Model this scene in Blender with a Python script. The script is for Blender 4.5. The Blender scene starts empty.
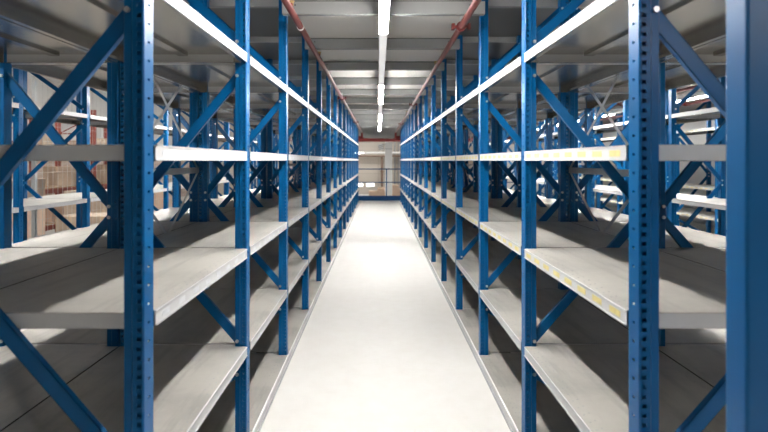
import bpy, bmesh, math, random
from mathutils import Vector, Matrix
random.seed(4)
S = bpy.context.scene
COL = S.collection
R = math.radians

# ------------------------------------------------------------------ scale of the place
# heights are given as offsets from eye level, widths from the camera's axis
K = 471.0                    # units per metre
EYE = 660 / K                # eye height above the mezzanine floor
BAY = 1.1                    # metres from frame to frame
NF = 15                      # frames in a row
PV = 0.064                   # upright depth along the row
PU = 0.057                   # upright width across the row
TOP = EYE + 537 / K          # top of the uprights
def Z(v): return EYE + v / K
def X(v): return v / K
FY = [1.4432 + BAY * i for i in range(NF)]     # frame positions along the aisle
DECK = TOP + 0.004

# ------------------------------------------------------------------ materials
def mat(name):
    m = bpy.data.materials.new(name); m.use_nodes = True
    return m, m.node_tree, m.node_tree.nodes['Principled BSDF']
def N(t, kind, **kw):
    n = t.nodes.new(kind)
    for k, v in kw.items(): setattr(n, k, v)
    return n
def ramp(t, src, stops):
    r = N(t, 'ShaderNodeValToRGB'); e = r.color_ramp.elements
    while len(e) < len(stops): e.new(0.5)
    for i, (p, c) in enumerate(stops):
        e[i].position = p; e[i].color = (*c, 1) if len(c) == 3 else c
    t.links.new(src, r.inputs['Fac']); return r
def noise(t, scale, detail=4, rough=.55, stretch=None, coord='Object'):
    c = N(t, 'ShaderNodeTexCoord'); out = c.outputs[coord]
    if stretch:
        mp = N(t, 'ShaderNodeMapping'); mp.inputs['Scale'].default_value = stretch
        t.links.new(out, mp.inputs['Vector']); out = mp.outputs['Vector']
    n = N(t, 'ShaderNodeTexNoise'); n.inputs['Scale'].default_value = scale
    n.inputs['Detail'].default_value = detail; n.inputs['Roughness'].default_value = rough
    t.links.new(out, n.inputs['Vector']); return n.outputs['Fac']
def paint(name, col, rough=.4, metal=0.0, var=.12, scale=6, stretch=None, spec=.5):
    m, t, b = mat(name)
    f = noise(t, scale, stretch=stretch)
    lo = [c * (1 - var) for c in col]; hi = [min(1, c * (1 + var)) for c in col]
    r = ramp(t, f, [(.3, lo), (.7, hi)])
    t.links.new(r.outputs['Color'], b.inputs['Base Color'])
    b.inputs['Roughness'].default_value = rough; b.inputs['Metallic'].default_value = metal
    b.inputs['Specular IOR Level'].default_value = spec
    return m
def galv(name, base, metal, r0, r1, perf=False):
    m, t, b = mat(name)
    f1 = noise(t, 3.2, 6, .62); f2 = noise(t, 40, 2, .5); f3 = noise(t, 2.2, 5, .6, (6, .7, 1))
    a = ramp(t, f1, [(.33, [c * .80 for c in base]), (.52, base), (.75, [min(1, c * 1.14) for c in base])])
    s = ramp(t, f3, [(.36, (.72, .72, .73)), (.5, (1, 1, 1))])
    mx = N(t, 'ShaderNodeMix', data_type='RGBA', blend_type='MULTIPLY'); mx.inputs[0].default_value = .6
    t.links.new(a.outputs['Color'], mx.inputs[6]); t.links.new(s.outputs['Color'], mx.inputs[7])
    col = mx.outputs[2]
    t.links.new(col, b.inputs['Base Color'])
    mr = N(t, 'ShaderNodeMapRange'); mr.inputs['To Min'].default_value = r0; mr.inputs['To Max'].default_value = r1
    mr.inputs['From Min'].default_value = .3; mr.inputs['From Max'].default_value = .7
    t.links.new(f1, mr.inputs['Value']); t.links.new(mr.outputs['Result'], b.inputs['Roughness'])
    bp = N(t, 'ShaderNodeBump'); bp.inputs['Strength'].default_value = .05; bp.inputs['Distance'].default_value = .01
    t.links.new(f2, bp.inputs['Height']); t.links.new(bp.outputs['Normal'], b.inputs['Normal'])
    b.inputs['Metallic'].default_value = metal
    return m
def emit(name, col, strength):
    m, t, b = mat(name)
    b.inputs['Base Color'].default_value = (*col, 1)
    b.inputs['Emission Color'].default_value = (*col, 1); b.inputs['Emission Strength'].default_value = strength
    return m

BLUE   = paint('blue_enamel', (.0, .092, .262), .32, 0, .07, 5, spec=.25)
BLUEP  = paint('blue_enamel_post', (.0, .100, .285), .36, 0, .06, 4, spec=.35)
GALV   = galv('galvanised_sheet_top', (.47, .452, .415), .32, .38, .55)
GALVC  = paint('galvanised_sheet_clean', (.46, .44, .405), .22, .9, .05, 1.2)
GALVE  = paint('galvanised_sheet_lit_end', (.66, .66, .66), .4, .12, .05, 6)  # paler copy of the sheet; end lips carry their brightness in the colour
DARK   = paint('joist_shade_and_dots', (.05, .05, .05), .7, 0, .05, 6)  # joist dots, and the strip painted as the top flange's shadow
BLUED  = paint('dark_blue_enamel', (.0, .055, .175), .38, 0, .05, 4, spec=.3)
STRAP  = galv('galvanised_strap', (.60, .60, .60), .6, .35, .5)
JOIST  = paint('galvanised_joist', (.31, .315, .31), .5, .25, .06, 3)
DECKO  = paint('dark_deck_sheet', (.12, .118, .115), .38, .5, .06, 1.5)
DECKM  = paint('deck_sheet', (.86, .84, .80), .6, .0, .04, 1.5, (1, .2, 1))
BOLT   = paint('zinc_bolt', (.72, .73, .75), .3, .8, .05, 30)
STRIP  = paint('white_label_holder', (.66, .66, .66), .4, 0, .03, 20)
YELLOW = paint('faded_yellow_label', (.76, .66, .28), .5, 0, .12, 25)
GREYL  = paint('pale_grey_label', (.74, .75, .77), .5, 0, .1, 25)
RED    = paint('red_pipe_paint', (.135, .036, .034), .28, 0, .12, 8)
REDC   = paint('dark_red_clamp', (.14, .018, .018), .5, 0, .1, 3)
REDB   = paint('dark_red_steel', (.30, .035, .033), .45, 0, .1, 3)
WHITE  = paint('white_steel', (.90, .90, .89), .4, 0, .02, 5)
BRASS  = paint('brass', (.55, .40, .18), .35, .8, .1, 20)
LAMP   = emit('led_diffuser', (1.0, .975, .94), 222)
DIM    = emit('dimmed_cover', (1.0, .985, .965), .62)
HALL   = emit('hall_lamp_diffuser', (1.0, .98, .95), 95)
DAY    = emit('bright_dock_window', (1.0, .98, .95), 3.0)
CONC   = paint('white_column_paint', (.74, .73, .72), .7, 0, .04, 3)
CART   = paint('brown_cardboard', (.55, .45, .35), .8, 0, .14, 4)
CARTL  = paint('pale_cardboard', (.70, .52, .40), .8, 0, .10, 4)
TAPE   = paint('packing_tape', (.66, .52, .36), .35, 0, .05, 10)
GREYM  = paint('grey_housing', (.36, .37, .38), .5, .1, .08, 6)
BROWN  = paint('brown_pipe', (.23, .15, .11), .6, 0, .08, 4)
RACKR  = paint('orange_red_steel', (.24, .06, .045), .5, 0, .1, 3)
WIRE   = paint('zinc_wire', (.62, .63, .63), .45, .5, .05, 6)
SIGNY  = paint('yellow_sign', (.85, .52, .02), .5, 0, .03, 6)
WOOD   = paint('pallet_wood', (.42, .30, .18), .8, 0, .2, 8)

def floor_mat():
    m, t, b = mat('white_floor_board')
    f = noise(t, .8, 6, .6); g = noise(t, 9, 5, .6)
    a = ramp(t, f, [(.3, (.68, .665, .64)), (.7, (.73, .72, .695))])
    s = ramp(t, g, [(.3, (.965, .96, .95)), (.6, (1, 1, 1))])
    mx = N(t, 'ShaderNodeMix', data_type='RGBA', blend_type='MULTIPLY'); mx.inputs[0].default_value = 1
    t.links.new(a.outputs['Color'], mx.inputs[6]); t.links.new(s.outputs['Color'], mx.inputs[7])
    t.links.new(mx.outputs[2], b.inputs['Base Color'])
    b.inputs['Roughness'].default_value = .55; b.inputs['Specular IOR Level'].default_value = .3
    return m
FLOOR = floor_mat()

def wall_mat(name, col, jw, jh, joint, gap=.012, proj='XZ'):
    m, t, b = mat(name)
    tc = N(t, 'ShaderNodeTexCoord'); sp = N(t, 'ShaderNodeSeparateXYZ'); cb = N(t, 'ShaderNodeCombineXYZ')
    t.links.new(tc.outputs['Object'], sp.inputs[0])
    t.links.new(sp.outputs['X' if proj == 'XZ' else 'Y'], cb.inputs['X']); t.links.new(sp.outputs['Z'], cb.inputs['Y'])
    br = N(t, 'ShaderNodeTexBrick'); br.offset = 0 if jw > 1 else .5
    br.inputs['Scale'].default_value = 1; br.inputs['Brick Width'].default_value = jw; br.inputs['Row Height'].default_value = jh
    br.inputs['Mortar Size'].default_value = gap
    br.inputs['Color1'].default_value = (*col, 1); br.inputs['Color2'].default_value = (*[c * .93 for c in col], 1)
    br.inputs['Mortar'].default_value = (*joint, 1)
    t.links.new(cb.outputs[0], br.inputs['Vector']); t.links.new(br.outputs['Color'], b.inputs['Base Color'])
    b.inputs['Roughness'].default_value = .8
    return m
WFAR  = wall_mat('beige_wall_panels', (.56, .51, .45), 6.0, .62, (.40, .36, .31))
WLEFT = wall_mat('brown_brick', (.46, .36, .30), .50, .16, (.50, .45, .40), .012, 'YZ')
WPALE = paint('pale_hall_wall', (.66, .66, .65), .8, 0, .03, 1)
HFLR  = paint('grey_hall_floor', (.50, .49, .47), .6, 0, .06, 1)

# ------------------------------------------------------------------ mesh helper
class MB:
    def __init__(s): s.v = []; s.f = []; s.mi = []; s.sm = []
    def quad(s, a, b, c, d, mi=0):
        i = len(s.v); s.v += [tuple(a), tuple(b), tuple(c), tuple(d)]; s.f.append((i, i+1, i+2, i+3)); s.mi.append(mi); s.sm.append(False)
    def box(s, x0, y0, z0, x1, y1, z1, mi=0, M=None):
        P = [(x0,y0,z0),(x1,y0,z0),(x1,y1,z0),(x0,y1,z0),(x0,y0,z1),(x1,y0,z1),(x1,y1,z1),(x0,y1,z1)]
        if M is not None: P = [tuple(M @ Vector(p)) for p in P]
        i = len(s.v); s.v += P
        for q in ((3,2,1,0),(4,5,6,7),(0,1,5,4),(1,2,6,5),(2,3,7,6),(3,0,4,7)):
            s.f.append(tuple(i+k for k in q)); s.mi.append(mi); s.sm.append(False)
        return s
    def rod(s, a, b, r, n=12, mi=0, r2=None, cap=True):
        a = Vector(a); b = Vector(b); d = (b - a).normalized(); r2 = r if r2 is None else r2
        u = d.orthogonal().normalized(); w = d.cross(u); i = len(s.v)
        for k in range(n):
            t = 2 * math.pi * k / n; o = u * math.cos(t) + w * math.sin(t)
            s.v += [tuple(a + o * r), tuple(b + o * r2)]
        for k in range(n):
            j = (k + 1) % n
            s.f.append((i+2*k, i+2*j, i+2*j+1, i+2*k+1)); s.mi.append(mi); s.sm.append(n > 8)
        if cap:
            s.f.append(tuple(i+2*k for k in reversed(range(n)))); s.mi.append(mi); s.sm.append(False)
            s.f.append(tuple(i+2*k+1 for k in range(n))); s.mi.append(mi); s.sm.append(False)
        return s
    def mesh(s, name, *mats):
        me = bpy.data.meshes.new(name); me.from_pydata(s.v, [], s.f)
        for m in mats: me.materials.append(m)
        me.polygons.foreach_set('material_index', s.mi); me.polygons.foreach_set('use_smooth', s.sm); me.update()
        return me
def link(name, me, parent=None, loc=(0,0,0), rz=0):
    o = bpy.data.objects.new(name, me); COL.objects.link(o); o.location = loc; o.rotation_euler = (0, 0, rz)
    if parent: o.parent = parent
    return o
def tag(o, label=None, cat=None, group=None, kind=None):
    if label: o['label'] = label
    if cat: o['category'] = cat
    if group: o['group'] = group
    if kind: o['kind'] = kind
    return o
def struct(name, mb, m, label=None, cat=None):
    o = link(name, mb.mesh(name, m)); o['kind'] = 'structure'
    if label: o['label'] = label
    if cat: o['category'] = cat
    return o

# ------------------------------------------------------------------ shelving parts
def upright_mesh():
    """Folded sheet post, back closed to shut out light, with real punched holes. u = x (0 at the aisle face)."""
    mb = MB(); H = TOP
    z0 = 0.006
    def col(p, q):
        mb.quad((p[0], p[1], z0), (q[0], q[1], z0), (q[0], q[1], H), (p[0], p[1], H))
    def holes(p, q, pitch, h, start):
        z = z0; k = 0
        while True:
            a = start + k * pitch
            if a + h > H - .01: break
            mb.quad((p[0], p[1], z), (q[0], q[1], z), (q[0], q[1], a), (p[0], p[1], a)); z = a + h; k += 1
        mb.quad((p[0], p[1], z), (q[0], q[1], z), (q[0], q[1], H), (p[0], p[1], H))
    h = PV / 2
    for s in (-1, 1):
        c = lambda u, v: (u, s * v)
        seq = [(0, h-.004, 0), (.004, h, 0), (.0060, h, 0), (.0190, h, 1), (.031, h, 0), (.034, h-.004, 0), (PU-.002, h-.004, 0), (PU, h-.006, 0), (PU, .0, 0)]  # back plate added so the punched holes stay dark
        for (u0, v0, _), (u1, v1, hol) in zip(seq, seq[1:]):
            p, q = c(u0, v0), c(u1, v1)
            if s > 0: p, q = q, p
            if hol: holes(p, q, .026, .0115, .05)
            else: col(p, q)
    col((0, h-.004), (0, .007)); holes((0, .007), (0, -.007), .052, .007, .063); col((0, -.007), (0, -h+.004))
    me = mb.mesh('upright', BLUE)
    bm = bmesh.new(); bm.from_mesh(me)
    bmesh.ops.remove_doubles(bm, verts=bm.verts, dist=1e-5)
    bm.to_mesh(me); bm.free()
    tmp = bpy.data.objects.new('tmp', me); COL.objects.link(tmp)
    md = tmp.modifiers.new('s', 'SOLIDIFY'); md.thickness = .002; md.offset = -1
    dg = bpy.context.evaluated_depsgraph_get()
    out = bpy.data.meshes.new_from_object(tmp.evaluated_get(dg)); out.name = 'upright'
    bpy.data.objects.remove(tmp)
    return out
UPRIGHT = upright_mesh()
FOOT = MB().box(-.006, -.045, 0, PU+.012, .045, .005).rod((.072-.012, .03, .005), (.072-.012, .03, .012), .007, 6).mesh('foot_plate', BLUE)

NODES = [((0, 272), (1, 500)), ((0, 194), (1, -105)), ((1, -130), (0, -413)), ((0, -489), (1, -632))]
def brace_mesh(depth, k, flip):
    """C channel bolted between the two uprights of a frame; web on the -y side when flip is 1."""
    (a, za), (b, zb) = NODES[k]
    u0 = .046; pa = Vector((u0 if a == 0 else depth - u0, 0, Z(za))); pb = Vector((u0 if b == 0 else depth - u0, 0, Z(zb)))
    d = (pb - pa); L = d.length; d.normalize(); n = Vector((-d.z, 0, d.x))
    Mx = Matrix(((d.x, 0, n.x, pa.x), (0, 1, 0, 0), (d.z, 0, n.z, pa.z), (0, 0, 0, 1)))
    mb = MB(); w = .0215; t = .0025; v = .009
    a0, b0 = -.018, L + .018
    y0, y1 = (-v, -v + t) if flip > 0 else (v - t, v)
    mb.box(a0, y0, -w, b0, y1, w, 0, Mx)
    mb.box(a0, -v, -w, b0, v, -w + t, 0, Mx); mb.box(a0, -v, w - t, b0, v, w, 0, Mx)
    for p in (pa, pb):
        mb.rod((p.x, -PV/2 - .002, p.z), (p.x, PV/2 + .002, p.z), .004, 8, 1)
        for s in (-1, 1):
            mb.rod((p.x, s*(PV/2 - .0035), p.z), (p.x, s*(PV/2 + .0035), p.z), .0085, 6, 1)
    return mb.mesh('brace', BLUE, BOLT)

SH = .046                                            # height of a shelf's lip
def shelf_mesh(depth):
    mb = MB(); hl = BAY/2 - .011; pl = BAY/2 - PV/2 - .003; c = PU + .004; t = .0025
    for z0, z1, mi in ((-t, -.001, 2), (-.001, 0, 0)):            # clean underside, worn top
        mb.box(c, -hl, z0, depth - c, hl, z1, mi)
        mb.box(0, -pl, z0, c, pl, z1, mi); mb.box(depth - c, -pl, z0, depth, pl, z1, mi)
    mb.box(0, -pl, -SH, t, pl, -t, 2); mb.box(depth - t, -pl, -SH, depth, pl, -t, 2)
    for s in (-1, 1):
        y0, y1 = sorted((s*hl, s*(hl - t))); mb.box(c, y0, -SH, depth - c, y1, -t, 3)
        y0, y1 = sorted((s*pl, s*(pl - t)))
        mb.box(t, y0, -SH, c, y1, -t, 2); mb.box(depth - c, y0, -SH, depth - t, y1, -t, 2)
        y0, y1 = sorted((s*hl, s*(hl - .018))); mb.box(c, y0, -SH, depth - c, y1, -SH + .002, 2)
    mb.box(t, -pl, -SH, .022, pl, -SH + .002, 2); mb.box(.022, -pl, -SH, .024, pl, -SH + .014, 2)
    mb.box(depth - .022, -pl, -SH, depth - t, pl, -SH + .002, 2); mb.box(depth - .024, -pl, -SH, depth - .022, pl, -SH + .014, 2)
    x = depth * .5; hh = hl - .02                     # stiffening rib folded under the tray
    mb.box(x - .022, -hh, -.014, x + .022, hh, -t, 2)
    # punched rows along both long edges: shallow dimples pressed in dark relief rings
    for k in range(-9, 10):
        for u in (.018, .040):
            for x in (u, depth - u):
                mb.rod((x, k * .053 + (.012 if u > .03 else 0), -.0005), (x, k * .053 + (.012 if u > .03 else 0), .0006), .0032, 6, 1)
    return mb.mesh('shelf', GALV, GREYM, GALVC, GALVE)
def low_shelf_mesh(depth):
    mb = MB(); hl = BAY/2 - .011; pl = BAY/2 - PV/2 - .003; c = PU + .016; t = .0025
    mb.box(c, -hl, -t, depth - c, hl, 0); mb.box(-.008, -pl+.014, -t, c, pl-.014, 0); mb.box(depth - c, -pl+.014, -t, depth, pl-.014, 0)
    mb.box(-.018, -BAY/2 + .001, -.047, -.008, BAY/2 - .001, -.0035, 2); mb.box(-.027, -BAY/2, -.0505, -.018, BAY/2, -.0455, 1); mb.box(depth - .004, -pl+.014, -.048, depth, pl-.014, -t)
    for f in (.32, .68): mb.box(depth*f - .03, -hl + .02, -.048, depth*f + .03, hl - .02, -t)
    for k in range(-9, 10):
        for u in (.024, .044): mb.rod((u, k * .053, -.0005), (u, k * .053, .0006), .0032, 6, 1)
    return mb.mesh('base_shelf', GALV, GREYM, WHITE)
def strip_mesh(kind):
    mb = MB(); pl = BAY/2 - PV/2 - .004
    mb.box(-.0035, -pl, -.0445, -.0003, pl, -.0015)
    mb.box(-.006, -pl, -.0045, -.0035, pl, -.0015); mb.box(-.006, -pl, -.0445, -.0035, pl, -.0415)
    if kind == 'yellow':
        for k in range(8):
            y = -pl + .072 + k * .127; mb.box(-.0045, y - .036, -.033, -.0035, y + .034, -.014, 1)
    if kind == 'grey':
        for k in range(8):
            y = -pl + .06 + k * .128
            mb.box(-.0042, y - .026, -.032, -.0035, y + .026, -.015, 1)
    return mb.mesh('label_strip', STRIP, YELLOW if kind == 'yellow' else GREYL)
STRIPM = {k: strip_mesh(k) for k in ('yellow', 'grey', 'plain')}
def strap_mesh(depth, top):
    """flat galvanised X brace with a strut at the back of a bay."""
    mb = MB(); x = depth + .003
    def bar(y0, zz0, y1, zz1, w, x0, x1):
        a = Vector((0, y0, zz0)); b = Vector((0, y1, zz1)); d = (b - a); L = d.length; d.normalize(); n = Vector((0, -d.z, d.y))
        M = Matrix(((1, 0, 0, 0), (0, d.y, n.y, a.y), (0, d.z, n.z, a.z), (0, 0, 0, 1)))
        mb.box(x0, 0, -w, x1, L, w, 0, M)
    lo, hi = -BAY/2 + .02, BAY/2 - .02
    zm = Z(-32)
    if top == 'strut':
        bar(lo, zm, hi, zm, .019, x - .001, x + .0015); mb.box(x, lo, zm + .017, x + .0048, hi, zm + .020)
    elif top == 'up':
        bar(lo, zm, hi, Z(335), .011, x + .0016, x + .0030); bar(lo, Z(335), hi, zm, .011, x + .0032, x + .0046)
    else:
        bar(lo, zm, hi, Z(-390), .011, x + .0016, x + .0030); bar(lo, Z(-390), hi, zm, .011, x + .0032, x + .0046)
    return mb.mesh('strap', STRAP)
CACHE = {}
def cached(key, fn):
    if key not in CACHE: CACHE[key] = fn()
    return CACHE[key]

LEVELS = [245, 21, -201, -424]
def rack(xface, side, depth_v, label, strips, skip=(), frames=range(NF), straps=(), group=None, lit_ends=False):
    """side = +1: depth runs towards +x from the aisle face; -1: towards -x."""
    depth = depth_v / K; rz = 0 if side > 0 else math.pi
    root = link('shelving_rack', None, None, (X(xface), 0, 0)); root.empty_display_size = .2
    tag(root, label, 'shelving rack', group)
    for i in frames:
        fr = link('frame', None, root, (0, FY[i], 0), rz)
        for s in (0, 1):
            up = link('upright', UPRIGHT, fr, (0, 0, 0) if s == 0 else (depth, 0, 0), 0 if s == 0 else math.pi)
            link('foot_plate', FOOT, fr, (0, 0, 0) if s == 0 else (depth, 0, 0), 0 if s == 0 else math.pi)
        for k in range(4):
            link('brace', cached(('b', depth_v, k, side), lambda: brace_mesh(depth, k, side)), fr)
    fl = list(frames)
    for i in fl[:-1]:
        y = FY[i] + BAY/2
        for n, lv in enumerate(LEVELS):
            if (n in skip) or ((i, n) in skip): continue
            sh = link('shelf', cached(('s', depth_v), lambda: shelf_mesh(depth)), root, (0, y, Z(lv)), rz)
            kind = strips(i, n)
            if kind:
                ls = link('label_strip', STRIPM[kind], sh)
                if kind == 'yellow': ls['label'] = 'white label strip with faded yellow labels'
            if lit_ends and i == fl[0] and n == 1:  # added white strip; brightness of the lit shelf end put into colour
                m = MB().box(PU + .004, -BAY/2 + .0085, -.0445, depth - PU - .004, -BAY/2 + .0108, -.0015)
                link('label_strip', m.mesh('label_strip', STRIP), sh)
        link('base_shelf', cached(('l', depth_v), lambda: low_shelf_mesh(depth)), root, (0, y, .051), rz)
        if i in straps:
            for nm, part in (('strut', 'strut'), ('cross_brace', 'up'), ('cross_brace', 'down')):
                o = link(nm, cached(('x', depth_v, part), lambda: strap_mesh(depth, part)), root, (0, y, 0), rz)
                o['label'] = 'flat galvanised ' + nm.replace('_', ' ')
    return root

XL, XR = -301, 335
rack(XL, -1, 289, 'blue shelving rack along the aisle whose white shelf edges carry no yellow labels',
     lambda i, n: 'grey' if n < 3 else 'plain', straps=(1, 5, 9))
rack(-883, 1, 289, 'blue shelving rack back to back behind the rack without yellow labels', lambda i, n: 'plain' if n < 3 else None)
rack(-1540, -1, 360, 'far blue shelving rack across the next aisle, in front of the red racking',
     lambda i, n: 'plain', skip=(1,), straps=())
rack(XR, 1, 291, 'blue shelving rack along the aisle with yellow labels on its shelf edges',
     lambda i, n: 'yellow' if n < 3 and i < 5 else 'plain', straps=(1, 5, 9), lit_ends=True)
rack(921, -1, 291, 'blue shelving rack back to back behind the rack with yellow labels', lambda i, n: 'plain' if n < 3 else None)
rack(1550, 1, 290, 'blue shelving rack across the second aisle, under the farther red pipes', lambda i, n: 'plain', skip=(1,), straps=(3, 7))
rack(2470, 1, 290, 'farthest blue shelving rack with yellowish shelf edges, next to the pale side wall', lambda i, n: 'yellow', straps=(4, 8))

# plain blue post standing nearest on the side with the yellow labels
post = link('steel_post', None, None, (X(337), 1.038, 0)); tag(post, 'plain blue steel post without holes, nearest and largest of all posts', 'post')
def bev_box(x0, y0, z0, x1, y1, z1, r, name, m):
    bm = bmesh.new(); bmesh.ops.create_cube(bm, size=1)
    for v in bm.verts: v.co = Vector(((x0+x1)/2 + v.co.x*(x1-x0), (y0+y1)/2 + v.co.y*(y1-y0), (z0+z1)/2 + v.co.z*(z1-z0)))
    ed = [e for e in bm.edges if abs(e.verts[0].co.z - e.verts[1].co.z) > .5*(z1-z0)] if r > 0 else []
    if ed: bmesh.ops.bevel(bm, geom=ed, offset=r, segments=3, affect='EDGES', profile=.5)
    me = bpy.data.meshes.new(name); bm.to_mesh(me); bm.free(); me.materials.append(m); return me
link('shaft', bev_box(0, -.032, .008, .095, .032, TOP, .006, 'shaft', BLUEP), post)
link('base_plate', MB().box(-.03, -.06, 0, .125, .06, .008).mesh('base_plate', BLUEP), post)

# ------------------------------------------------------------------ floor, deck above, hall
Y0, YF = -5.0, 18.15                 # mezzanine floor from behind the camera to the guard rail
XM0, XM1 = -4.35, 7.2
struct('floor', MB().box(XM0, Y0, -.18, XM1, YF, 0), FLOOR)
struct('floor_hall', MB().box(-11, Y0, -.80, XM1, 31, -.62), HFLR)
YD = 24.2
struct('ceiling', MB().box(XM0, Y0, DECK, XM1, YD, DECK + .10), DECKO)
struct('ceiling_hall', MB().box(-11, Y0, 5.2, XM1, 31, 5.4), WPALE)
struct('wall_far', MB().box(-11, 31, -.62, XM1, 31.2, 5.2), WFAR)
struct('wall_left', MB().box(-11.2, Y0, -.62, -11, 31, 1.95), WLEFT)
struct('wall_left_upper', MB().box(-11.2, Y0, 1.95, -11, 31, 5.2), WPALE)
struct('wall_right', MB().box(XM1, Y0, -.62, XM1 + .2, 31, 5.2), WPALE)
struct('wall_back', MB().box(-11, Y0 - .2, -.62, XM1, Y0, 5.2), WPALE)

# ceiling joists across every aisle, in front of each frame; rails over the racks
def joist_mesh(L):
    z0, z1 = Z(474), Z(518); mb = MB()
    mb.box(0, 0, z0, L, .003, z1 - .008); mb.box(.03, -.002, z1 - .008, L - .03, .055, z1 - .0005, 1); mb.box(0, .003, z0, L, .055, z0 + .003)  # middle box is a dark strip in place of flange shade
    mb.box(0, .052, z0 + .003, L, .055, z0 + .018)
    for k in range(int(L / .6) + 1):
        mb.rod((min(L - .08, .09 + k * .6), -.0015, z0 + .06), (min(L - .08, .09 + k * .6), .0, z0 + .06), .006, 6, 1)
    n = int(L / .19)
    for k in range(n):                                # small tabs along the lower edge
        x = (k + .5) * L / n; mb.box(x - .02, -.002, z0 - .002, x + .02, .02, z0)
    return mb.mesh('ceiling_joist', JOIST, DARK)
spans = [(XL - 10, XR + 10), (-1550, -873), (911, 1560), (1832, 2480)]
ys = [FY[0] - BAY * 2, FY[0] - BAY] + FY + [FY[-1] + BAY * (k + 1) for k in range(8)]
for a, b in spans:
    me = joist_mesh(X(b - a))
    w0, w1 = X(a + 12), X(b - 12)
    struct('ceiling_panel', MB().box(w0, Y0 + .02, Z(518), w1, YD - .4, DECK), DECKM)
    for y in ys:
        if y + .1 > YD - .2: continue
        tag(link('ceiling_joist', me, None, (X(a), y - PV/2 - .058, 0)), kind='structure')
for a, b in ((-873 , XL - 10), (XR + 10, 911), (-1900, -1550), (1560, 1832), (2480, 2760)):   # cross rails over the racks
    L = X(b - a); mb = MB(); mb.box(0, 0, DECK - .05, L, .045, DECK - .001); me = mb.mesh('ceiling_rail', JOIST)
    for y in FY: tag(link('ceiling_rail', me, None, (X(a), y + PV/2 + .002, 0)), kind='structure')

# ------------------------------------------------------------------ light tracks and LED lamps
LZ = [(-3.6, -1.95), (1.42, 3.32), (5.6, 7.4), (9.15, 11.0), (11.9, 14.0)]
def track(xc, label):
    x = X(xc); t = link('light_track', None, None, (x, 0, Z(434))); tag(t, label, 'light track')
    link('rail', MB().box(-.030, -4.2, 0, .030, 16.9, .050).box(-.034, -4.2, .044, .034, 16.9, .050).mesh('rail', WHITE), t)
    hz = Z(474) - Z(434)
    me = MB().box(-.012, 0, .050, .012, .004, hz).box(-.03, -.01, hz - .003, .03, .03, hz).mesh('hanger', JOIST)
    for y in FY[1::2]: link('hanger', me, t, (0, y - PV/2 - .050, 0))
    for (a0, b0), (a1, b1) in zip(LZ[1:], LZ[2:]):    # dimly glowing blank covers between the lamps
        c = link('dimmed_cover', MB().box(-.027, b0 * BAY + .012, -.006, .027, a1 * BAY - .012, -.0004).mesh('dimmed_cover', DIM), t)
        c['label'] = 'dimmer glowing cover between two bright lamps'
NAMES = ['behind the first', 'nearest and brightest', 'second nearest', 'third nearest', 'farthest']
HOUS = {}
def led(xc, i, where):
    a, b = LZ[i]; x = X(xc); L = (b - a) * BAY
    o = link('led_strip_lamp', None, None, (x, a * BAY, Z(434)))
    lab = {0: 'lit LED strip lamp overhead just before the first shelving frames', 1: 'nearest lit LED strip lamp', 2: 'second nearest lit LED strip lamp', 3: 'third nearest lit LED strip lamp', 4: 'last lit LED strip lamp'}[i]
    tag(o, lab + ' ' + where, 'lamp', 'LED strip lamps')
    link('housing', cached(('h', round(L, 3)), lambda: MB().box(-.030, 0, -.0175, .030, L, -.0005).box(-.031, -.004, -.030, .031, 0, -.0005).box(-.031, L, -.030, .031, L + .004, -.0005).mesh('housing', WHITE)), o)
    link('diffuser', cached(('d', round(L, 3)), lambda: MB().box(-.027, 0.001, -.029, .027, L - .001, -.018).mesh('diffuser', LAMP)), o)
AIS = [(17, 'over the central aisle'), (-1211, 'over the aisle behind the unlabelled racks'), (1235, 'over the aisle behind the labelled racks'), (2155, 'over the aisle nearest the pale side wall')]
for xc, w in AIS:
    track(xc, 'white ceiling light track ' + w)
    for i in range(5):
        if i == 0: continue
        led(xc, i, w)

cx = link('cross_aisle_lamp', None, None, (2.3, -.35, Z(434) - .13)); tag(cx, 'lit LED strip lamp over the cross aisle before the nearest plain post', 'lamp')
link('housing', MB().box(-.95, -.03, -.0155, .95, .03, .05).mesh('housing', WHITE), cx)
link('diffuser', MB().box(-.94, -.027, -.028, .94, .027, -.016).mesh('diffuser', emit('cross_aisle_led', (1.0, .975, .94), 85)), cx)
link('hanger', MB().box(-.012, -.012, .05, .012, .012, DECK - Z(434) + .129).mesh('hanger', JOIST), cx)

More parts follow.
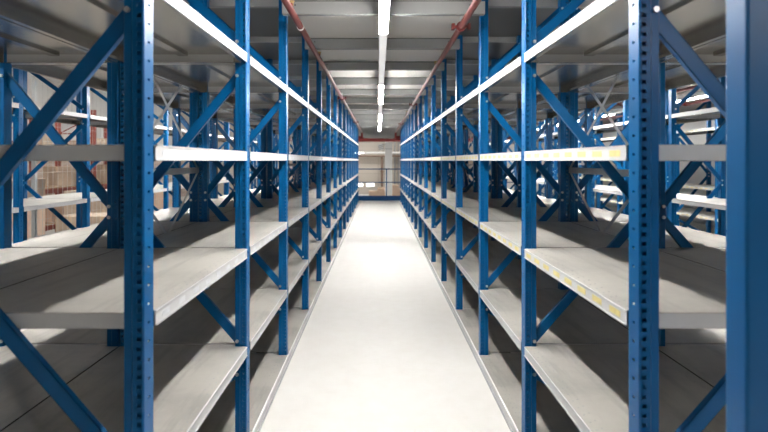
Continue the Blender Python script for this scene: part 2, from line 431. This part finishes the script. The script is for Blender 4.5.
# ------------------------------------------------------------------ red sprinkler pipes
def sprinkler(xv, yv, y0, y1, clamps, heads, rings, label, drop=True):
    z = Z(yv); r = .0215
    o = link('sprinkler_pipe', None, None, (X(xv), 0, z)); tag(o, label, 'pipe')
    mb = MB().rod((0, y0, 0), (0, y1, 0), r, 16)
    link('pipe', mb.mesh('pipe', RED), o)
    if drop:
        link('drop_pipe', MB().rod((0, y1, .02), (0, y1, Z(317) - z + .05), .036, 14).mesh('drop_pipe', REDB), o)
    for y in clamps:
        m = MB(); m.rod((0, y - .022, 0), (0, y + .022, 0), r + .012, 14)
        m.box(-.055, y - .012, -.008, .055, y + .012, .008)
        m.box(-.065, y - .02, -.02, -.045, y + .02, .02); m.box(.045, y - .02, -.02, .065, y + .02, .02)
        link('pipe_clamp', m.mesh('pipe_clamp', REDC), o)
        m = MB(); m.rod((0, y, .02), (0, y, .072), .006, 8); link('hanger_rod', m.mesh('hanger_rod', BOLT), o)
    for y in heads:
        m = MB(); m.rod((0, y, r - .004), (0, y, .045), .010, 8, 0); m.rod((0, y, .045), (0, y, .058), .016, 8, 1); m.rod((0, y, .0585), (0, y, .0605), .022, 10, 1)
        m.rod((-.012, y, .03), (-.012, y, .058), .003, 6, 1); m.rod((.012, y, .03), (.012, y, .058), .003, 6, 1)
        link('sprinkler_head', m.mesh('sprinkler_head', REDB, BRASS), o)
    for y in rings:
        link('coupling', MB().rod((0, y - .012, 0), (0, y + .012, 0), r + .004, 14).mesh('coupling', WHITE), o)
    return o
YP = 17.2
sprinkler(-256, 440, -3, YP, [7.75, 12.6], [3.23, 4.75, 9.6, 12.0], [3.62], 'red sprinkler pipe overhead along the rack without yellow labels')
sprinkler(272, 440, -3, YP, [3.62, 8.62, 13.2], [5.2, 10.4], [], 'red sprinkler pipe overhead along the rack with yellow labels')
sprinkler(980, 440, -3, YP, [3.6, 8.6], [5.2], [], 'red sprinkler pipe over the second aisle, behind the yellow labelled rack pair')
sprinkler(1480, 440, -3, YP, [3.6, 8.6], [5.2], [], 'red sprinkler pipe over the second aisle, along the single rack')
sprinkler(1900, 440, -3, YP, [3.6, 8.6], [5.2], [], 'red sprinkler pipe over the farthest aisle, on the single rack side')
sprinkler(2405, 440, -3, YP, [3.6, 8.6], [5.2], [], 'red sprinkler pipe over the farthest aisle, on the pale wall side')
mp = link('main_pipe', None, None, (0, YP, Z(317))); tag(mp, 'thick red pipe crossing the far end of the aisle', 'pipe')
link('pipe', MB().rod((-3.9, 0, 0), (7.1, 0, 0), .050, 18).mesh('pipe', REDB), mp)
for x in (-1.9, .9, 2.6, 4.6):
    link('flange', MB().rod((x - .02, 0, 0), (x + .02, 0, 0), .072, 18).mesh('flange', REDB), mp)
    link('hanger_rod', MB().rod((x + .1, 0, .048), (x + .1, 0, DECK - Z(317)), .006, 8).mesh('hanger_rod', BOLT), mp)

# ------------------------------------------------------------------ guard rail at the far end
gr = link('guard_rail', None, None, (0, 18.06, 0)); tag(gr, 'blue guard rail with kick plate across the far end of the aisle', 'railing')
gx0, gx1 = -4.2, 7.1
link('top_rail', MB().box(gx0, -.020, 1.085, gx1, .020, 1.122).mesh('top_rail', BLUED), gr)
link('middle_rail', MB().box(gx0, -.016, .625, gx1, .016, .655).mesh('middle_rail', BLUED), gr)
link('kick_plate', MB().box(gx0, -.034, .004, gx1, -.021, .175).mesh('kick_plate', BLUED), gr)
me = MB().box(-.018, -.020, .008, .018, .018, 1.085).box(-.05, -.02, 0, .05, .05, .008).mesh('post', BLUE)
k = -3
while .285 + 1.25 * k < gx1:
    link('post', me, gr, (.285 + 1.25 * k, 0, 0)); k += 1

# ------------------------------------------------------------------ far hall
cl = link('steel_column', None, None, (.48, 24.3, 0)); tag(cl, 'white column standing behind the guard rail', 'column')
link('shaft', bev_box(-.17, -.17, -.62, .17, .17, Z(470), .02, 'shaft', WHITE), cl)
link('cap_plate', MB().box(-.2, -.2, Z(470), .2, .2, Z(482)).mesh('cap_plate', CONC), cl)
link('collar', MB().box(-.176, -.176, 1.93, .176, .176, 1.95).mesh('collar', GREYM), cl)
bmz0 = Z(482)
bmm = link('steel_beam', MB().box(XM0, -.1, bmz0, XM1, .1, bmz0 + .018).box(XM0, -.012, bmz0 + .018, XM1, .012, DECK + .03).box(XM0, -.1, DECK + .03, XM1, .1, DECK + .05).mesh('steel_beam', REDB), None, (0, 24.33, 0))
tag(bmm, 'dark red steel beam carried by the white column', 'beam')
un = link('heater_unit', None, None, (.12, 23.9, 2.02)); tag(un, 'small grey heater unit hanging beside the white column', 'heater')
Mt = Matrix.Rotation(R(-18), 4, 'Y')
link('housing', MB().box(-.11, -.16, -.15, .11, .16, .15, 0, Mt).mesh('housing', GREYM), un)
link('grille', MB().box(-.10, -.175, -.14, .10, -.16, -.11, 0, Mt).box(-.10, -.175, -.06, .10, -.16, -.03, 0, Mt).box(-.10, -.175, .02, .10, -.16, .05, 0, Mt).box(-.10, -.175, .10, .10, -.16, .13, 0, Mt).mesh('grille', WHITE), un)
link('bracket', MB().box(.08, .05, .10, .20, .09, .14).box(.16, .05, .10, .20, .32, .14).mesh('bracket', GREYM), un)
o = link('conduit', MB().rod((-10.98, 30.6, 1.86), (7.18, 30.6, 1.86), .062, 12).mesh('conduit', WHITE)); tag(o, 'long white horizontal pipe in front of the beige far wall', 'pipe')
for k in range(10): link('support', MB().box(-10.4 + k * 1.95, 30.58, 1.84, -10.36 + k * 1.95, 30.998, 1.88).mesh('support', GREYM), o)
o = link('conduit', MB().rod((-10.98, 30.6, 1.66), (7.18, 30.6, 1.66), .05, 12).mesh('conduit', BROWN)); tag(o, 'thin brown horizontal pipe just under the long white pipe', 'pipe')
for k in range(10): link('support', MB().box(-10.0 + k * 1.9, 30.58, 1.64, -9.96 + k * 1.9, 30.998, 1.68).mesh('support', BROWN), o)
o = link('drain_pipe', MB().rod((.22, 30.75, -.62), (.22, 30.75, 1.6), .065, 12).mesh('drain_pipe', BROWN)); tag(o, 'dark brown vertical pipe on the far wall, beside the white column', 'pipe')
link('clip', MB().box(.13, 30.73, .7, .31, 30.998, .78).mesh('clip', BROWN), o)
for x, l in ((.98, 'grey vertical pipe on the far wall, closer to the white column'), (1.2, 'grey vertical pipe on the far wall, closer to the labelled rack')):
    o = link('drain_pipe', MB().rod((x, 30.9, -.615), (x, 30.9, 5.195), .04, 12).mesh('drain_pipe', GREYM)); tag(o, l, 'pipe')
    link('clip', MB().box(x - .06, 30.85, 1.1, x + .06, 30.998, 1.16).mesh('clip', GREYM), o)
for n, x in enumerate((-1.15, -.48, -2.1, -3.1, -4.1, 1.75, 2.7)):
    w = link('window_%d' % (n + 1), None, None, (x, 31, -.06)); w['kind'] = 'structure'
    link('pane', MB().box(-.22, -.03, -.09, .22, -.012, .09).mesh('pane', DAY), w)
    link('frame', MB().box(-.26, -.05, -.13, .26, 0, -.09).box(-.26, -.05, .09, .26, 0, .13).box(-.26, -.05, -.09, -.22, 0, .09).box(.22, -.05, -.09, .26, 0, .09).mesh('frame', WHITE), w)
hl = link('tube_lamp', None, None, (-1.05, 29.6, 1.86)); tag(hl, 'small lit tube lamp far off beyond the guard rail', 'lamp')
link('tube', MB().box(-.45, -.04, -.05, .20, .04, -.01).mesh('tube', emit('tube_glow', (1, .98, .95), 14)), hl)
link('housing', MB().box(-.48, -.05, -.01, .23, .05, .04).mesh('housing', WHITE), hl)
link('suspension', MB().rod((-.4, 0, .04), (-.4, 0, 3.34), .005, 6).rod((.15, 0, .04), (.15, 0, 3.34), .005, 6).mesh('suspension', GREYM), hl)

for x, w in ((-1.7, 'before the racking hall'), (2.6, 'before the pale side wall')):  # two unseen lamps added to brighten the white column's front
    t2 = link('tube_lamp', None, None, (x, 20.6, 2.36)); tag(t2, 'added fill lamp hidden under the deck past the guard rail, ' + w, 'lamp')
    link('tube', MB().box(-.7, -.05, -.03, .7, .05, 0).mesh('tube', emit('added_fill_light', (1, .98, .95), 90)), t2)
    link('housing', MB().box(-.74, -.06, 0, .74, .06, .05).mesh('housing', WHITE), t2)
    link('bracket', MB().box(-.5, -.02, .05, -.46, .02, (Z(518) if x < 0 else DECK) - 2.36 - .001).box(.46, -.02, .05, .5, .02, (Z(518) if x < 0 else DECK) - 2.36 - .001).mesh('bracket', GREYM), t2)

# ------------------------------------------------------------------ boxes
def carton(x, y, z, w, d, h, rz, m, label, group=None):
    o = link('cardboard_box', MB().box(-w/2, -d/2, 0, w/2, d/2, h).mesh('cardboard_box', m), None, (x, y, z), R(rz))
    tag(o, label, 'box', group)
    link('tape', MB().box(-.03, -d/2 - .001, h - .12, .03, -d/2, h).box(-.03, -d/2 - .001, h, .03, d/2 + .001, h + .001).mesh('tape', TAPE), o)
    return o
carton(-.12, 26.0, -.62, .70, .5, .50, 4, CARTL, 'pale cardboard box behind the guard rail, before the white windows')
carton(.14, 26.1, -.12, .34, .4, .12, -6, CARTL, 'flat pale box lying on the stack by the white column')
carton(.16, 26.9, -.62, .36, .4, .64, 3, CARTL, 'tall pale cardboard box half hidden by the white column')
carton(.86, 26.0, -.62, .32, .5, .80, 0, CARTL, 'tall pale cardboard box in the gap after the white column')
carton(1.20, 26.4, -.62, .30, .5, .60, 0, CARTL, 'low pale cardboard box nearest to the labelled rack end')

# red pallet racking with stored boxes, seen through the far shelving rack
def pallet_rack(x, ys_, levels, label):
    root = link('pallet_rack', None, None, (x, 0, -.62)); tag(root, label, 'pallet rack')
    H = 3.3
    upm = MB().box(-.05, -.045, 0, .05, .045, H).box(.85, -.045, 0, .95, .045, H)
    for k in range(6):
        z = .2 + k * .5
        upm.rod((.03, 0, z), (.87, 0, z + .42), .016, 6); upm.rod((.03, 0, z), (.87, 0, z), .014, 6)
    me = upm.mesh('upright_frame', RACKR)
    for y in ys_: link('upright_frame', me, root, (0, y, 0))
    for a, b in zip(ys_, ys_[1:]):
        for z in levels:
            link('beam', MB().box(-.03, a + .05, z - .05, .03, b - .05, z + .05).mesh('beam', RACKR), root)
            link('beam', MB().box(.87, a + .05, z - .05, .93, b - .05, z + .05).mesh('beam', RACKR), root)
            mb = MB()
            for k in range(7):
                yy = a + .1 + (b - a - .3) * k / 6; mb.box(-.03, yy, z + .05, .93, yy + .12, z + .068)
            link('deck_board', mb.mesh('deck_board', WOOD), root)
    return root
lv = [.55, 1.35, 2.15]
PY = [6.2, 8.5, 10.8, 13.1, 15.4]
pallet_rack(-8.1, PY, lv, 'orange red pallet racking full of brown boxes, beyond the far shelving')
for a in range(len(PY) - 1):
    for n, z in enumerate(lv):
        y = PY[a] + .35
        while y < PY[a+1] - .35:
            h = random.uniform(.28, .55); d = random.uniform(.36, .52); w = random.uniform(.5, .7)
            if random.random() < .4:
                carton(-7.72 + random.uniform(-.05, .05), y, -.62 + z + .0685, w, d - .08, h, random.uniform(-2, 2), random.choice((CART, CART, CARTL)),
                       'cardboard box stored on the orange red pallet racking', 'boxes on the red racking')
            y += d + .02
# pallets with boxes on the hall floor
def pallet(x, y, label):
    root = link('pallet', None, None, (x, y, -.62)); tag(root, label, 'pallet')
    m = MB()
    for k in range(7): m.box(-.6 + k * .175, -.4, .122, -.6 + k * .175 + .14, .4, .144)
    link('top_board', m.mesh('top_board', WOOD), root)
    for s in (-.35, 0, .35): link('bearer', MB().box(-.6, s - .05, 0, .6, s + .05, .122).mesh('bearer', WOOD), root)
    return root
PL = [(-5.55, 7.35, 'wooden pallet on the hall floor carrying a tall stack of light brown boxes', CARTL, 4),
      (-6.35, 11.8, 'wooden pallet with brown boxes standing in front of the red racking', CART, 3),
      (-5.6, 10.3, 'wooden pallet with two layers of boxes, nearest the mesh fence', CART, 2),
      (-6.3, 14.4, 'wooden pallet with boxes farthest along the red racking', CARTL, 3)]
for x, y, l, m, n in PL:
    pallet(x, y, l)
    for k in range(n):
        for s in (-1, 1):
            carton(x + s * .295, y, -.62 + .1445 + k * .4015, .57, .76, .40, 0, m,
                   'box in the stack on the ' + l.split(' with')[0].split(' on the')[0] + {-5.55: ' on the hall floor', -6.35: ' in front of the red racking', -5.6: ' nearest the mesh fence', -6.3: ' farthest along the red racking'}[x], 'boxes stacked on pallets')

# wire mesh fence along the edge of the mezzanine
fe = link('mesh_fence', None, None, (-4.25, 0, 0)); tag(fe, 'thin wire mesh fence behind the far shelving rack', 'fence')
for k in range(9):
    y = .4 + 2.0 * k
    link('post', MB().box(-.02, y - .02, 0, .02, y + .02, 2.5).box(-.05, y - .05, 0, .05, y + .05, .006).mesh('post', WIRE), fe)
    if k < 8:
        m = MB(); w = .0018
        for j in range(19): m.box(-w, y + .05 + j * .105, .06, w, y + .05 + j * .105 + 2*w, 2.44)
        for j in range(13): m.box(-w, y + .03, .06 + j * .198, w, y + 1.97, .06 + j * .198 + 2*w)
        m.box(-.008, y + .022, .05, .008, y + 1.978, .06); m.box(-.008, y + .022, 2.44, .008, y + 1.978, 2.45)
        link('wire_panel', m.mesh('wire_panel', WIRE), fe)

# small yellow flag sign on an upright of the far shelving
sg = link('aisle_sign', None, None, (X(-1540), FY[8] - .034, Z(-80))); tag(sg, 'small yellow flag sign fixed to an upright of the far shelving', 'sign')
link('plate', MB().box(.008, -.004, -.085, .11, -.001, .085).mesh('plate', SIGNY), sg)
link('bracket', MB().box(-.02, -.006, -.02, .03, -.004, .02).mesh('bracket', WIRE), sg)

# ------------------------------------------------------------------ hall luminaires
for i, (x, y, w) in enumerate(((-6.4, 4.5, 'before the red racking'), (-6.4, 9.5, 'over the near end of the red racking'), (-6.4, 15.0, 'over the far end of the red racking'), (-9.6, 11.5, 'above the brick wall'), (-6.4, 21.0, 'over the hall past the end of the red racking'), (-6.4, 26.0, 'over the far corner of the hall'), (-2.5, 27.6, 'over the far hall, off to the window side'), (2.2, 27.6, 'over the far hall, past the white column'))):
    h = link('hall_lamp', None, None, (x, y, 4.6)); tag(h, 'bright ceiling lamp ' + w, 'lamp', 'hall ceiling lamps')
    link('housing', MB().box(-.2, -.75, 0, .2, .75, .06).mesh('housing', WHITE), h)
    link('diffuser', MB().box(-.18, -.73, -.012, .18, .73, -.001).mesh('diffuser', HALL), h)
    link('suspension', MB().rod((0, -.6, .06), (0, -.6, .598), .006, 6).rod((0, .6, .06), (0, .6, .598), .006, 6).mesh('suspension', GREYM), h)

# ------------------------------------------------------------------ world, camera, view
W = bpy.data.worlds.new('world'); S.world = W; W.use_nodes = True
W.node_tree.nodes['Background'].inputs[0].default_value = (.8, .85, .9, 1); W.node_tree.nodes['Background'].inputs[1].default_value = .05
cam = bpy.data.cameras.new('camera'); co = bpy.data.objects.new('camera', cam); COL.objects.link(co); S.camera = co
co.location = (0, 0, EYE); co.rotation_euler = (R(90), 0, 0)
F = 518.0
cam.sensor_width = 36; cam.sensor_fit = 'HORIZONTAL'; cam.lens = F / 768 * 36
cam.shift_x = (384 - 378.3) / 768; cam.shift_y = -(216 - 160.5) / 768
cam.clip_start = .02; cam.clip_end = 200
cam.dof.use_dof = True; cam.dof.focus_distance = 3.4; cam.dof.aperture_fstop = 2.6
S.view_settings.view_transform = 'Standard'; S.view_settings.look = 'None'; S.view_settings.gamma = 1
S.view_settings.use_curve_mapping = False; S.view_settings.exposure = -0.1
S.cycles.use_denoising = True
S.cycles.max_bounces = 8; S.cycles.diffuse_bounces = 4; S.cycles.glossy_bounces = 4
S.cycles.sample_clamp_indirect = 8
